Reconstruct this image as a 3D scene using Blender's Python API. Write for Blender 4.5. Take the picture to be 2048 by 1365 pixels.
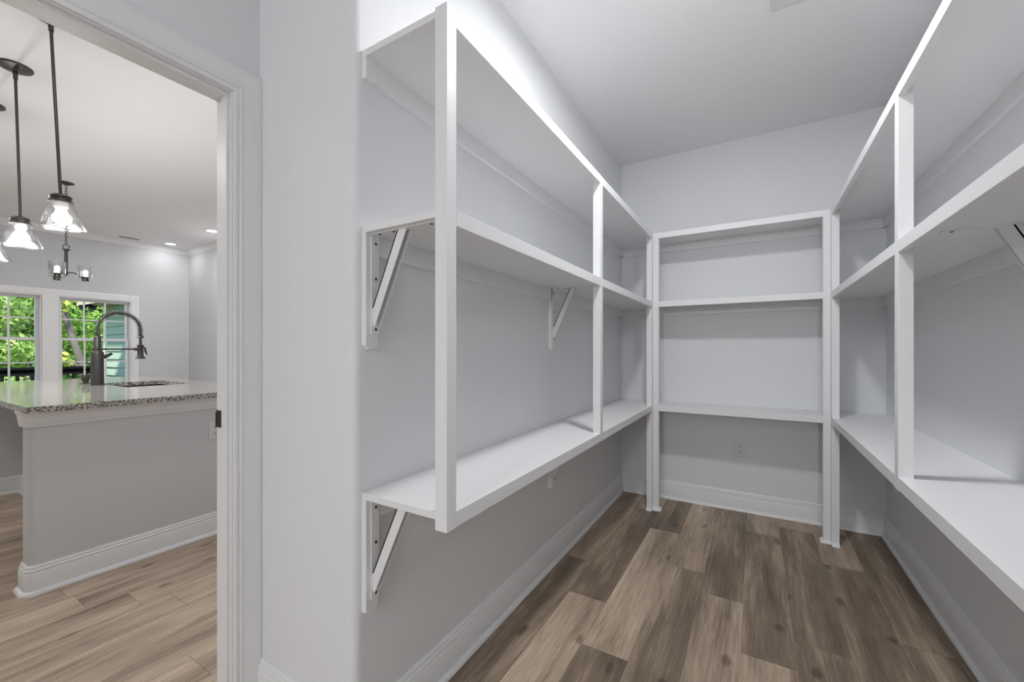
import bpy, bmesh, math, random
import numpy as np
from mathutils import Vector, Matrix

random.seed(7)
for o in list(bpy.data.objects):
    bpy.data.objects.remove(o, do_unlink=True)
scene = bpy.context.scene
COL = scene.collection
V = Vector

# ------------------------------------------------------------------ camera
CAM_H = 1.185
F_PX = 822.0
cam_d = bpy.data.cameras.new('camera')
cam_d.sensor_width = 36.0
cam_d.lens = 36.0 * F_PX / 2048.0
cam_d.shift_y = 17.5 / 2048.0
cam_d.clip_start = 0.02
cam_d.clip_end = 200
cam = bpy.data.objects.new('camera', cam_d)
cam.location = (0, 0, CAM_H)
cam.rotation_euler = (math.pi / 2, 0, math.atan(487 / F_PX))
COL.objects.link(cam)
scene.camera = cam

# ------------------------------------------------------------------ world, sun, exposure
world = bpy.data.worlds.new('world')
scene.world = world
world.use_nodes = True
wn = world.node_tree
bg = wn.nodes['Background']
sky = wn.nodes.new('ShaderNodeTexSky')
sky.sky_type = 'NISHITA'
sky.sun_disc = False
sky.sun_elevation = math.radians(52)
sky.sun_rotation = math.radians(80)
wn.links.new(sky.outputs[0], bg.inputs[0])
bg.inputs[1].default_value = 0.45
sun_d = bpy.data.lights.new('sun', 'SUN')
sun_d.energy = 9.0
sun_d.angle = math.radians(3)
sun_d.color = (1.0, 0.95, 0.86)
sun = bpy.data.objects.new('sun', sun_d)
sun.rotation_euler = V((-0.55, 0.35, -0.80)).to_track_quat('-Z', 'Y').to_euler()
COL.objects.link(sun)

PANTRY_W = 15.5         # pantry ceiling lamp, downwards
PANTRY_DOME_W = 1.0   # pantry ceiling lamp, all round through its dome
ENTRY_FILL_W = 12.0          # added fill lamp on the unseen ceiling behind the camera
HALL_FILL_W = 31.0         # added fill lamp in the unseen hall, lifts the pantry shadows
FILL_CAN_W = 12.0            # recessed fill lights added out of view in the kitchen
PEND_W = 21.0          # each pendant bulb
PENDANT_E = 12.0       # glow of the kitchen bulbs
scene.view_settings.view_transform = 'Standard'
scene.view_settings.look = 'None'
scene.view_settings.exposure = 0.18
scene.view_settings.gamma = 1.0
scene.view_settings.use_curve_mapping = False

# ------------------------------------------------------------------ materials
MATS = {}
def new_mat(name):
    m = bpy.data.materials.new(name)
    m.use_nodes = True
    MATS[name] = m
    nt = m.node_tree
    return m, nt, nt.nodes['Principled BSDF']

def L(nt, a, b):
    nt.links.new(a, b)

def simple(name, col, rough=0.5, metal=0.0, bump=0.0, bscale=60.0, var=0.0, spec=0.5):
    m, nt, p = new_mat(name)
    p.inputs['Base Color'].default_value = (*col, 1)
    p.inputs['Roughness'].default_value = rough
    p.inputs['Metallic'].default_value = metal
    p.inputs['Specular IOR Level'].default_value = spec
    geo = nt.nodes.new('ShaderNodeNewGeometry')
    nz = nt.nodes.new('ShaderNodeTexNoise')
    nz.inputs['Scale'].default_value = bscale
    nz.inputs['Detail'].default_value = 4
    L(nt, geo.outputs['Position'], nz.inputs['Vector'])
    if bump > 0:
        b = nt.nodes.new('ShaderNodeBump')
        b.inputs['Strength'].default_value = bump
        b.inputs['Distance'].default_value = 0.002
        L(nt, nz.outputs['Fac'], b.inputs['Height'])
        L(nt, b.outputs['Normal'], p.inputs['Normal'])
    if var > 0:
        mx = nt.nodes.new('ShaderNodeMix'); mx.data_type = 'RGBA'
        mx.inputs['A'].default_value = (*[c * (1 - var) for c in col], 1)
        mx.inputs['B'].default_value = (*[min(1, c * (1 + var)) for c in col], 1)
        L(nt, nz.outputs['Fac'], mx.inputs['Factor'])
        L(nt, mx.outputs['Result'], p.inputs['Base Color'])
    return m

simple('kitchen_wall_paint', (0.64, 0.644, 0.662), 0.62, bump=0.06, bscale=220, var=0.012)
simple('wall_paint', (0.825, 0.832, 0.850), 0.62, bump=0.06, bscale=220, var=0.012)
simple('island_paint', (0.66, 0.665, 0.68), 0.6, bump=0.06, bscale=220, var=0.012)
simple('ceiling_paint', (0.90, 0.90, 0.906), 0.8, bump=0.05, bscale=150, var=0.01)
simple('trim_white', (0.86, 0.86, 0.866), 0.33, bump=0.10, bscale=90, var=0.012)
simple('shelf_white', (0.865, 0.866, 0.873), 0.42, bump=0.16, bscale=110, var=0.014)
simple('plate_white', (0.74, 0.74, 0.745), 0.35, var=0.01)
simple('plate_grey', (0.80, 0.80, 0.81), 0.4, var=0.01)
simple('slot_dark', (0.02, 0.02, 0.02), 0.6, var=0.1)
simple('screw_metal', (0.10, 0.095, 0.09), 0.45, metal=0.7, var=0.1)
simple('dark_bronze', (0.075, 0.070, 0.068), 0.38, metal=0.55, var=0.12, bscale=40)
simple('sink_dark', (0.045, 0.042, 0.042), 0.45, var=0.15)
simple('strike_metal', (0.05, 0.048, 0.046), 0.45, metal=0.6, var=0.1)
simple('vinyl_white', (0.78, 0.78, 0.79), 0.4, var=0.01)
simple('rail_black', (0.006, 0.007, 0.006), 0.7, var=0.2, spec=0.1)
simple('deck_wood', (0.16, 0.13, 0.10), 0.8, var=0.25, bscale=6)
simple('siding_green', (0.30, 0.42, 0.30), 0.7, var=0.08, bscale=12, bump=0.1)
simple('soffit_cream', (0.52, 0.48, 0.32), 0.7, var=0.03)
simple('bark_dark', (0.05, 0.045, 0.04), 0.9, var=0.4, bscale=9, bump=0.4)
simple('bark', (0.11, 0.10, 0.088), 0.9, var=0.5, bscale=9, bump=0.4)
simple('soil', (0.10, 0.12, 0.05), 0.95, var=0.5, bscale=3)
simple('lamp_black', (0.006, 0.006, 0.006), 0.5, var=0.2)

def emit(name, col, strength):
    m, nt, p = new_mat(name)
    p.inputs['Base Color'].default_value = (0.9, 0.9, 0.9, 1)
    p.inputs['Emission Color'].default_value = (*col, 1)
    p.inputs['Emission Strength'].default_value = strength
    return m
emit('bulb_glow', (1.0, 0.97, 0.92), PENDANT_E)
emit('can_glow', (1.0, 0.985, 0.96), 14.0)
emit('dome_glow', (1.0, 0.99, 0.97), 3.0)

def glass(name, clear, rough, bump=0.0, tint=(1, 1, 1)):
    m = bpy.data.materials.new(name); m.use_nodes = True; MATS[name] = m
    nt = m.node_tree; nt.nodes.clear()
    out = nt.nodes.new('ShaderNodeOutputMaterial')
    tr = nt.nodes.new('ShaderNodeBsdfTransparent'); tr.inputs[0].default_value = (*tint, 1)
    gl = nt.nodes.new('ShaderNodeBsdfGlossy'); gl.inputs['Roughness'].default_value = rough
    gl.inputs['Color'].default_value = (0.7, 0.7, 0.7, 1)
    lw = nt.nodes.new('ShaderNodeLayerWeight'); lw.inputs['Blend'].default_value = clear
    mx = nt.nodes.new('ShaderNodeMixShader')
    L(nt, lw.outputs['Facing'], mx.inputs[0])
    L(nt, tr.outputs[0], mx.inputs[1]); L(nt, gl.outputs[0], mx.inputs[2])
    L(nt, mx.outputs[0], out.inputs[0])
    if bump > 0:
        geo = nt.nodes.new('ShaderNodeNewGeometry')
        vo = nt.nodes.new('ShaderNodeTexVoronoi'); vo.inputs['Scale'].default_value = 130
        L(nt, geo.outputs['Position'], vo.inputs['Vector'])
        b = nt.nodes.new('ShaderNodeBump'); b.inputs['Strength'].default_value = bump
        b.inputs['Distance'].default_value = 0.004
        L(nt, vo.outputs['Distance'], b.inputs['Height'])
        L(nt, b.outputs['Normal'], gl.inputs['Normal'])
        L(nt, b.outputs['Normal'], lw.inputs['Normal'])
    return m
glass('pane_glass', 0.03, 0.0)
glass('seeded_glass', 0.10, 0.0, bump=0.6)
glass('clear_glass', 0.22, 0.0)

def wood_mat():
    m, nt, p = new_mat('plank_wood')
    geo = nt.nodes.new('ShaderNodeNewGeometry')
    tone = nt.nodes.new('ShaderNodeAttribute'); tone.attribute_type = 'OBJECT'; tone.attribute_name = 'tone'
    seed = nt.nodes.new('ShaderNodeAttribute'); seed.attribute_type = 'OBJECT'; seed.attribute_name = 'seed'
    sv = nt.nodes.new('ShaderNodeCombineXYZ')
    L(nt, seed.outputs['Fac'], sv.inputs[2])
    L(nt, seed.outputs['Fac'], sv.inputs[0])
    def stretched(sx, sy, scale, detail, dist=0.0, rough=0.55):
        mp = nt.nodes.new('ShaderNodeVectorMath'); mp.operation = 'MULTIPLY'
        mp.inputs[1].default_value = (sx, sy, 0)
        L(nt, geo.outputs['Position'], mp.inputs[0])
        ad = nt.nodes.new('ShaderNodeVectorMath'); ad.operation = 'ADD'
        L(nt, mp.outputs[0], ad.inputs[0]); L(nt, sv.outputs[0], ad.inputs[1])
        nz = nt.nodes.new('ShaderNodeTexNoise')
        nz.inputs['Scale'].default_value = scale
        nz.inputs['Detail'].default_value = detail
        nz.inputs['Roughness'].default_value = rough
        nz.inputs['Distortion'].default_value = dist
        L(nt, ad.outputs[0], nz.inputs['Vector'])
        return nz.outputs['Fac'], ad.outputs[0]
    streak, _ = stretched(8.5, 0.9, 1.0, 3, 0.4)
    blot, _ = stretched(9.0, 2.2, 1.0, 6, 0.8, 0.65)
    fine, _ = stretched(170, 5, 1.0, 5, 0.5, 0.7)
    figure, _ = stretched(40, 2.2, 1.0, 6, 1.6, 0.7)
    # knots
    kv = nt.nodes.new('ShaderNodeVectorMath'); kv.operation = 'MULTIPLY'; kv.inputs[1].default_value = (5.4, 2.8, 0)
    L(nt, geo.outputs['Position'], kv.inputs[0])
    ka = nt.nodes.new('ShaderNodeVectorMath'); ka.operation = 'ADD'
    L(nt, kv.outputs[0], ka.inputs[0]); L(nt, sv.outputs[0], ka.inputs[1])
    kn = nt.nodes.new('ShaderNodeTexNoise'); kn.inputs['Scale'].default_value = 3.0; kn.inputs['Detail'].default_value = 3
    L(nt, ka.outputs[0], kn.inputs['Vector'])
    kd = nt.nodes.new('ShaderNodeVectorMath'); kd.operation = 'MULTIPLY_ADD'
    kd.inputs[1].default_value = (0.22, 0.22, 0)
    L(nt, kn.outputs['Color'], kd.inputs[0]); L(nt, ka.outputs[0], kd.inputs[2])
    vo = nt.nodes.new('ShaderNodeTexVoronoi'); vo.voronoi_dimensions = '2D'; vo.inputs['Scale'].default_value = 1.0
    L(nt, kd.outputs[0], vo.inputs['Vector'])
    kr = nt.nodes.new('ShaderNodeMapRange'); kr.interpolation_type = 'SMOOTHSTEP'
    kr.inputs['From Min'].default_value = 0.03; kr.inputs['From Max'].default_value = 0.13
    kr.inputs['To Min'].default_value = -0.34; kr.inputs['To Max'].default_value = 0.0
    L(nt, vo.outputs['Distance'], kr.inputs['Value'])
    sc = nt.nodes.new('ShaderNodeSeparateColor'); L(nt, vo.outputs['Color'], sc.inputs[0])
    gt = nt.nodes.new('ShaderNodeMath'); gt.operation = 'GREATER_THAN'; gt.inputs[1].default_value = 0.62
    L(nt, sc.outputs[0], gt.inputs[0])
    km = nt.nodes.new('ShaderNodeMath'); km.operation = 'MULTIPLY'
    L(nt, kr.outputs[0], km.inputs[0]); L(nt, gt.outputs[0], km.inputs[1])
    def mad(a, k, c):
        n = nt.nodes.new('ShaderNodeMath'); n.operation = 'MULTIPLY_ADD'
        L(nt, a, n.inputs[0]); n.inputs[1].default_value = k
        if isinstance(c, float): n.inputs[2].default_value = c
        else: L(nt, c, n.inputs[2])
        return n.outputs[0]
    s = mad(streak, 1.15, -0.575)
    s = mad(blot, 0.50, s); s = mad(fine, 0.75, s); s = mad(figure, 0.60, s)
    s = mad(km.outputs[0], 1.0, s)
    ad = nt.nodes.new('ShaderNodeMath'); ad.operation = 'ADD'
    L(nt, s, ad.inputs[0]); L(nt, tone.outputs['Fac'], ad.inputs[1])
    sub = nt.nodes.new('ShaderNodeMath'); sub.operation = 'SUBTRACT'; sub.use_clamp = True
    L(nt, ad.outputs[0], sub.inputs[0]); sub.inputs[1].default_value = 0.915
    cr = nt.nodes.new('ShaderNodeValToRGB')
    e = cr.color_ramp.elements
    e[0].position = 0.0; e[0].color = (0.122, 0.092, 0.066, 1)
    e[1].position = 1.0; e[1].color = (0.78, 0.625, 0.475, 1)
    k = e.new(0.35); k.color = (0.255, 0.194, 0.142, 1)
    k = e.new(0.65); k.color = (0.49, 0.382, 0.284, 1)
    L(nt, sub.outputs[0], cr.inputs['Fac'])
    L(nt, cr.outputs['Color'], p.inputs['Base Color'])
    p.inputs['Roughness'].default_value = 0.48
    p.inputs['Specular IOR Level'].default_value = 0.35
    b = nt.nodes.new('ShaderNodeBump'); b.inputs['Strength'].default_value = 0.12; b.inputs['Distance'].default_value = 0.001
    L(nt, fine, b.inputs['Height']); L(nt, b.outputs['Normal'], p.inputs['Normal'])
wood_mat()

def granite_mat():
    m, nt, p = new_mat('granite')
    geo = nt.nodes.new('ShaderNodeNewGeometry')
    n1 = nt.nodes.new('ShaderNodeTexNoise'); n1.inputs['Scale'].default_value = 95; n1.inputs['Detail'].default_value = 4
    n2 = nt.nodes.new('ShaderNodeTexNoise'); n2.inputs['Scale'].default_value = 30; n2.inputs['Detail'].default_value = 3
    vo = nt.nodes.new('ShaderNodeTexVoronoi'); vo.inputs['Scale'].default_value = 120
    for n in (n1, n2, vo): L(nt, geo.outputs['Position'], n.inputs['Vector'])
    cr = nt.nodes.new('ShaderNodeValToRGB')
    e = cr.color_ramp.elements
    e[0].position = 0.40; e[0].color = (0.015, 0.014, 0.013, 1)
    e[1].position = 0.62; e[1].color = (0.64, 0.60, 0.55, 1)
    k = e.new(0.46); k.color = (0.11, 0.098, 0.088, 1)
    k = e.new(0.51); k.color = (0.40, 0.365, 0.33, 1)
    L(nt, n1.outputs['Fac'], cr.inputs['Fac'])
    mx = nt.nodes.new('ShaderNodeMix'); mx.data_type = 'RGBA'
    mx.inputs['B'].default_value = (0.40, 0.37, 0.34, 1)
    mr = nt.nodes.new('ShaderNodeMapRange'); mr.inputs['To Max'].default_value = 0.5
    L(nt, n2.outputs['Fac'], mr.inputs['Value']); L(nt, mr.outputs[0], mx.inputs['Factor']); L(nt, cr.outputs['Color'], mx.inputs['A'])
    L(nt, mx.outputs['Result'], p.inputs['Base Color'])
    p.inputs['Roughness'].default_value = 0.09
    p.inputs['Specular IOR Level'].default_value = 0.5
granite_mat()

def leaf_mat(name, a, b, c):
    m, nt, p = new_mat(name)
    geo = nt.nodes.new('ShaderNodeNewGeometry')
    nz = nt.nodes.new('ShaderNodeTexNoise'); nz.inputs['Scale'].default_value = 3.1; nz.inputs['Detail'].default_value = 5
    nz.inputs['Roughness'].default_value = 0.75
    L(nt, geo.outputs['Position'], nz.inputs['Vector'])
    cr = nt.nodes.new('ShaderNodeValToRGB')
    e = cr.color_ramp.elements
    e[0].position = 0.30; e[0].color = (*a, 1)
    e[1].position = 0.70; e[1].color = (*c, 1)
    k = e.new(0.5); k.color = (*b, 1)
    L(nt, nz.outputs['Fac'], cr.inputs['Fac'])
    L(nt, cr.outputs['Color'], p.inputs['Base Color'])
    p.inputs['Roughness'].default_value = 0.55
    tl = nt.nodes.new('ShaderNodeBsdfTranslucent')
    L(nt, cr.outputs['Color'], tl.inputs['Color'])
    ms = nt.nodes.new('ShaderNodeMixShader'); ms.inputs[0].default_value = 0.4
    out = nt.nodes['Material Output']
    L(nt, p.outputs[0], ms.inputs[1]); L(nt, tl.outputs[0], ms.inputs[2]); L(nt, ms.outputs[0], out.inputs[0])
leaf_mat('leaf_mid', (0.07, 0.18, 0.03), (0.22, 0.42, 0.06), (0.50, 0.66, 0.18))
leaf_mat('leaf_yellow', (0.18, 0.36, 0.04), (0.45, 0.55, 0.08), (0.80, 0.72, 0.22))
leaf_mat('leaf_dark', (0.02, 0.08, 0.02), (0.06, 0.20, 0.05), (0.16, 0.36, 0.12))
leaf_mat('leaf_pale', (0.18, 0.34, 0.07), (0.38, 0.56, 0.16), (0.66, 0.80, 0.36))

# ------------------------------------------------------------------ mesh helpers
def bm_box(bm, x0, x1, y0, y1, z0, z1, bevel=0.0):
    vs = [bm.verts.new((x, y, z)) for z in (z0, z1) for y in (y0, y1) for x in (x0, x1)]
    fs = [(0, 2, 3, 1), (4, 5, 7, 6), (0, 1, 5, 4), (2, 6, 7, 3), (0, 4, 6, 2), (1, 3, 7, 5)]
    faces = [bm.faces.new([vs[i] for i in f]) for f in fs]
    if bevel > 0:
        edges = list({e for f in faces for e in f.edges})
        bmesh.ops.bevel(bm, geom=edges, offset=bevel, segments=2, affect='EDGES', profile=0.5)

def bm_prism(bm, pts, z0, z1):
    n = len(pts)
    a = [bm.verts.new((x, y, z0)) for x, y in pts]
    b = [bm.verts.new((x, y, z1)) for x, y in pts]
    bm.faces.new(a[::-1]); bm.faces.new(b)
    for i in range(n):
        bm.faces.new((a[i], a[(i + 1) % n], b[(i + 1) % n], b[i]))

def bm_hull(bm, loop_a, loop_b):
    """two matching vertex loops joined into a closed solid"""
    n = len(loop_a)
    a = [bm.verts.new(p) for p in loop_a]; b = [bm.verts.new(p) for p in loop_b]
    bm.faces.new(a[::-1]); bm.faces.new(b)
    for i in range(n):
        bm.faces.new((a[i], a[(i + 1) % n], b[(i + 1) % n], b[i]))

def bm_sweep(bm, path, prof, N, closed=False):
    """sweep a closed 2-D profile (a sideways, b along N) along a planar path with mitred corners"""
    N = V(N).normalized(); P = [V(p) for p in path]; n = len(P); rings = []
    for i in range(n):
        t0 = (P[i] - P[i - 1]).normalized() if (i > 0 or closed) else None
        t1 = (P[(i + 1) % n] - P[i]).normalized() if (i < n - 1 or closed) else None
        t0 = t0 or t1; t1 = t1 or t0
        s0, s1 = N.cross(t0), N.cross(t1)
        m = (s0 + s1) / (1 + s0.dot(s1))
        rings.append([bm.verts.new(P[i] + m * a + N * b) for a, b in prof])
    k = len(prof)
    for i in range(n if closed else n - 1):
        r0, r1 = rings[i], rings[(i + 1) % n]
        for j in range(k):
            bm.faces.new((r0[j], r1[j], r1[(j + 1) % k], r0[(j + 1) % k]))
    if not closed:
        bm.faces.new(rings[0]); bm.faces.new(rings[-1][::-1])

def frame_of(t):
    t = t.normalized()
    up = V((0, 0, 1)) if abs(t.z) < 0.9 else V((1, 0, 0))
    a = t.cross(up).normalized()
    return a, t.cross(a).normalized()

def bm_tube(bm, path, r, seg=10, caps=True, closed=False):
    P = [V(p) for p in path]; n = len(P); rings = []
    rr = r if isinstance(r, (list, tuple)) else [r] * n
    a_prev = None
    for i in range(n):
        if closed: t = P[(i + 1) % n] - P[i - 1]
        else: t = P[min(i + 1, n - 1)] - P[max(i - 1, 0)]
        t.normalize()
        if a_prev is None: a, b = frame_of(t)
        else:
            a = (a_prev - t * a_prev.dot(t)).normalized(); b = t.cross(a)
        a_prev = a
        rings.append([bm.verts.new(P[i] + (a * math.cos(2 * math.pi * k / seg) + b * math.sin(2 * math.pi * k / seg)) * rr[i]) for k in range(seg)])
    for i in range(n if closed else n - 1):
        r0, r1 = rings[i], rings[(i + 1) % n]
        for k in range(seg):
            bm.faces.new((r0[k], r0[(k + 1) % seg], r1[(k + 1) % seg], r1[k]))
    if caps and not closed:
        bm.faces.new(rings[0][::-1]); bm.faces.new(rings[-1])

def bm_lathe(bm, c, prof, seg=24, axis=None):
    """prof: list of (radius, height); axis None = +z"""
    c = V(c); ax = V(axis).normalized() if axis is not None else V((0, 0, 1))
    a, b = frame_of(ax)
    rings = []
    for r, h in prof:
        if r < 1e-6: rings.append([bm.verts.new(c + ax * h)])
        else: rings.append([bm.verts.new(c + ax * h + (a * math.cos(2 * math.pi * k / seg) + b * math.sin(2 * math.pi * k / seg)) * r) for k in range(seg)])
    for r0, r1 in zip(rings[:-1], rings[1:]):
        for k in range(seg):
            q = [r0[k % len(r0)], r0[(k + 1) % len(r0)], r1[(k + 1) % len(r1)], r1[k % len(r1)]]
            u = []
            for v in q:
                if v not in u: u.append(v)
            if len(u) > 2: bm.faces.new(u)

def finish(name, bm, mat, parent=None, smooth=False, origin=None):
    bmesh.ops.recalc_face_normals(bm, faces=bm.faces)
    off = V((0, 0, 0))
    p = parent
    while p is not None:
        off += p.location; p = p.parent
    if parent is None and origin is not None: off = V(origin)
    for v in bm.verts: v.co -= off
    me = bpy.data.meshes.new(name)
    bm.to_mesh(me); bm.free()
    me.materials.append(MATS[mat])
    if smooth:
        me.polygons.foreach_set('use_smooth', [True] * len(me.polygons))
        me.set_sharp_from_angle(angle=math.radians(38))
    o = bpy.data.objects.new(name, me)
    COL.objects.link(o)
    o.parent = parent
    if parent is None and origin is not None: o.location = origin
    return o

def part(name, mat, parent, fn, smooth=False, origin=None):
    bm = bmesh.new(); fn(bm)
    return finish(name, bm, mat, parent, smooth, origin)

def box(name, mat, dims, parent=None, bevel=0.0):
    return part(name, mat, parent, lambda bm: bm_box(bm, *dims, bevel=bevel))

def boxes(name, mat, lst, parent=None, bevel=0.0):
    def f(bm):
        for d in lst: bm_box(bm, *d, bevel=bevel)
    return part(name, mat, parent, f)

def empty(name, loc=(0, 0, 0)):
    o = bpy.data.objects.new(name, None)
    o.empty_display_size = 0.1
    o.location = loc
    COL.objects.link(o)
    return o

def tag(o, label=None, cat=None, group=None, kind=None):
    if label: o['label'] = label
    if cat: o['category'] = cat
    if group: o['group'] = group
    if kind: o['kind'] = kind
    return o

def struct(o, label, cat):
    return tag(o, label, cat, kind='structure')

def copy_tree(o, parent=None):
    c = o.copy(); COL.objects.link(c); c.parent = parent
    for ch in list(o.children): copy_tree(ch, c)
    return c

# ------------------------------------------------------------------ the room: dimensions
WL, WR, WB = -0.975, 0.715, 3.465      # pantry left, right and back wall faces
CEIL, KCEIL = 2.74, 3.05
RET = 0.772                            # return wall face (towards the camera)
DX0, DX1 = -1.463, -1.558              # doorway wall: pantry face, kitchen face
DY = 0.684                             # doorway jamb
NEAR = -5.0  # end of an added, unseen hall, set far back for its fill lamp
KX, KY0, KY1 = -9.2, -3.0, 3.566       # kitchen: window wall, side walls

def arc(cx, cy, r, a0, a1, n=6):
    return [(cx + r * math.cos(math.radians(a0 + (a1 - a0) * i / n)), cy + r * math.sin(math.radians(a0 + (a1 - a0) * i / n))) for i in range(n + 1)]

# walls
R = 0.022
pts = [(DX1, RET), (WL - R, RET)] + arc(WL - R, RET + R, R, -90, 0)[1:] + [(WL, WB + 0.12), (DX1, WB + 0.12)]
def f(bm): bm_prism(bm, pts, 0, KCEIL + 0.1)
struct(part('wall_left', 'wall_paint', None, f, smooth=True), 'light grey painted wall behind the shelf run beside the doorway', 'wall')
struct(box('wall_back', 'wall_paint', (WL - 0.02, WR + 0.12, WB, WB + 0.12, 0, CEIL + 0.02)), 'light grey painted end wall behind the short shelves', 'wall')
struct(box('wall_right', 'wall_paint', (WR, WR + 0.12, NEAR, WB + 0.12, 0, CEIL + 0.02)), 'light grey painted wall opposite the doorway', 'wall')
struct(box('wall_near', 'wall_paint', (DX0, WR, NEAR - 0.12, NEAR, 0, CEIL + 0.02)), 'light grey painted wall closing the hall added behind the camera', 'wall')
def f(bm):
    bm_box(bm, DX1, DX0, DY + 0.018, RET + 0.01, 0, KCEIL + 0.1)
    bm_box(bm, DX1, DX0, KY0, -0.10 - 0.018, 0, KCEIL + 0.1)
    bm_box(bm, DX1, DX0, -0.10 - 0.018, DY + 0.018, 2.022 + 0.018, KCEIL + 0.1)
struct(part('wall_doorway', 'wall_paint', None, f), 'light grey wall with the open doorway to the kitchen', 'wall')
struct(box('ceiling', 'ceiling_paint', (DX0, WR + 0.12, NEAR - 0.12, WB + 0.12, CEIL, CEIL + 0.1)), 'flat pale grey ceiling of the pantry', 'ceiling')
struct(box('ceiling_kitchen', 'ceiling_paint', (KX - 0.15, DX1 + 0.05, KY0 - 0.12, KY1 + 0.12, KCEIL, KCEIL + 0.1)), 'flat pale ceiling of the kitchen beyond the doorway', 'ceiling')
struct(box('wall_kitchen_side', 'kitchen_wall_paint', (KX - 0.15, DX1 + 0.01, KY1, KY1 + 0.12, 0, KCEIL + 0.02)), 'grey kitchen wall beside the windows', 'wall')
struct(box('wall_kitchen_far_side', 'kitchen_wall_paint', (KX - 0.15, DX1, KY0 - 0.12, KY0, 0, KCEIL + 0.02)), 'grey kitchen wall away from the pantry', 'wall')

# window openings in the window wall (y ranges)
WIN = [(0.847, 1.709), (1.873, 2.735)]
WZ0, WZ1 = 0.60, 2.016
def f(bm):
    x0, x1 = KX - 0.15, KX
    bm_box(bm, x0, x1, KY0, KY1, 0, WZ0)
    bm_box(bm, x0, x1, KY0, KY1, WZ1, KCEIL + 0.02)
    ys = [KY0, WIN[0][0], WIN[0][1], WIN[1][0], WIN[1][1], KY1]
    for i in (0, 2, 4): bm_box(bm, x0, x1, ys[i], ys[i + 1], WZ0, WZ1)
struct(part('wall_window', 'kitchen_wall_paint', None, f), 'grey kitchen wall holding the two windows', 'wall')

# ------------------------------------------------------------------ floor and planks
floor = struct(box('floor', 'plank_wood', (KX - 0.05, WR + 0.1, NEAR - 0.12, WB + 0.1, -0.06, -0.0025)), 'grey brown wood plank floor running through pantry and kitchen', 'floor')
floor['tone'] = 0.58; floor['seed'] = 4.0
PW, PL, SEAM0 = 0.184, 1.255, -0.05
bm = bmesh.new(); bm_box(bm, -0.5, 0.5, -0.5, 0.5, -0.5, 0.5)
plank_me = bpy.data.meshes.new('plank'); bmesh.ops.recalc_face_normals(bm, faces=bm.faces); bm.to_mesh(plank_me); bm.free()
plank_me.materials.append(MATS['plank_wood'])
def plank(x0, x1, y0, y1, tone, seed):
    o = bpy.data.objects.new('plank', plank_me); COL.objects.link(o); o.parent = floor
    g = 0.0006
    o.scale = (x1 - x0 - 2 * g, y1 - y0 - 2 * g, 0.005)
    o.location = ((x0 + x1) / 2, (y0 + y1) / 2, -0.0025)
    o['tone'] = float(tone); o['seed'] = float(seed)
# measured joints and tones of the pantry columns: column index -> [(joint y, tone beyond joint)], tone before the first joint
COLS = {
    -5: [(0.94, 0.36), (2.20, 0.50)],
    -4: [(0.625, 0.66), (1.88, 0.36)],
    -3: [(0.31, 0.34), (1.568, 0.66), (2.825, 0.34)],
    -2: [(1.135, 0.46), (2.39, 0.56)],
    -1: [(0.945, 0.50), (2.20, 0.38)],
    0: [(0.58, 0.62), (1.838, 0.32), (3.09, 0.64)],
    1: [(0.76, 0.42), (2.015, 0.36), (3.27, 0.62)],
    2: [(0.32, 0.58), (1.58, 0.34), (2.835, 0.58)],
    3: [(0.965, 0.34), (2.22, 0.40)],
    4: [(0.5, 0.45), (1.75, 0.4), (3.0, 0.45)],
}
rnd = random.Random(11)
n_pl = 0
for k in range(-50, 5):
    x0 = SEAM0 + PW * k; x1 = x0 + PW
    if x1 < KX - 0.02: continue
    x0 = max(x0, KX - 0.04)
    if x1 > WR + 0.05: x1 = WR + 0.05
    in_pantry = x0 > WL - 0.05
    ymax = WB + 0.03 if x1 > WL - 0.01 else (RET + 0.03 if x1 > DX1 + 0.02 else KY1 + 0.02)
    ymin = -0.45 if x0 > DX1 - 0.02 else (-1.1 if x0 > -5.6 else -0.3)
    if k in COLS:
        js = COLS[k]
        ys = [js[0][0] - PL] + [j for j, _ in js] + [js[-1][0] + PL]
        tones = [rnd.choice([0.36, 0.46, 0.58])] + [t for _, t in js]
    else:
        if k == -14: off = 0.768 - 2 * PL
        else: off = -2 * PL + rnd.random() * PL + 0.1
        ys = [off + PL * i for i in range(0, 6)]
        tones = [rnd.choice([0.57, 0.60, 0.63, 0.67]) for _ in range(6)]  # kitchen planks toned lighter in place of the brighter light there
        if k == -14: tones[2] = 0.74; tones[1] = 0.58
    for i in range(len(ys) - 1):
        a, b = max(ys[i], ymin), min(ys[i + 1], ymax)
        if b - a < 0.03: continue
        if x1 < -5.6 and b < 0.2: continue
        plank(x0, x1, a, b, tones[i], rnd.uniform(0, 60)); n_pl += 1
print('planks', n_pl)

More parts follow.
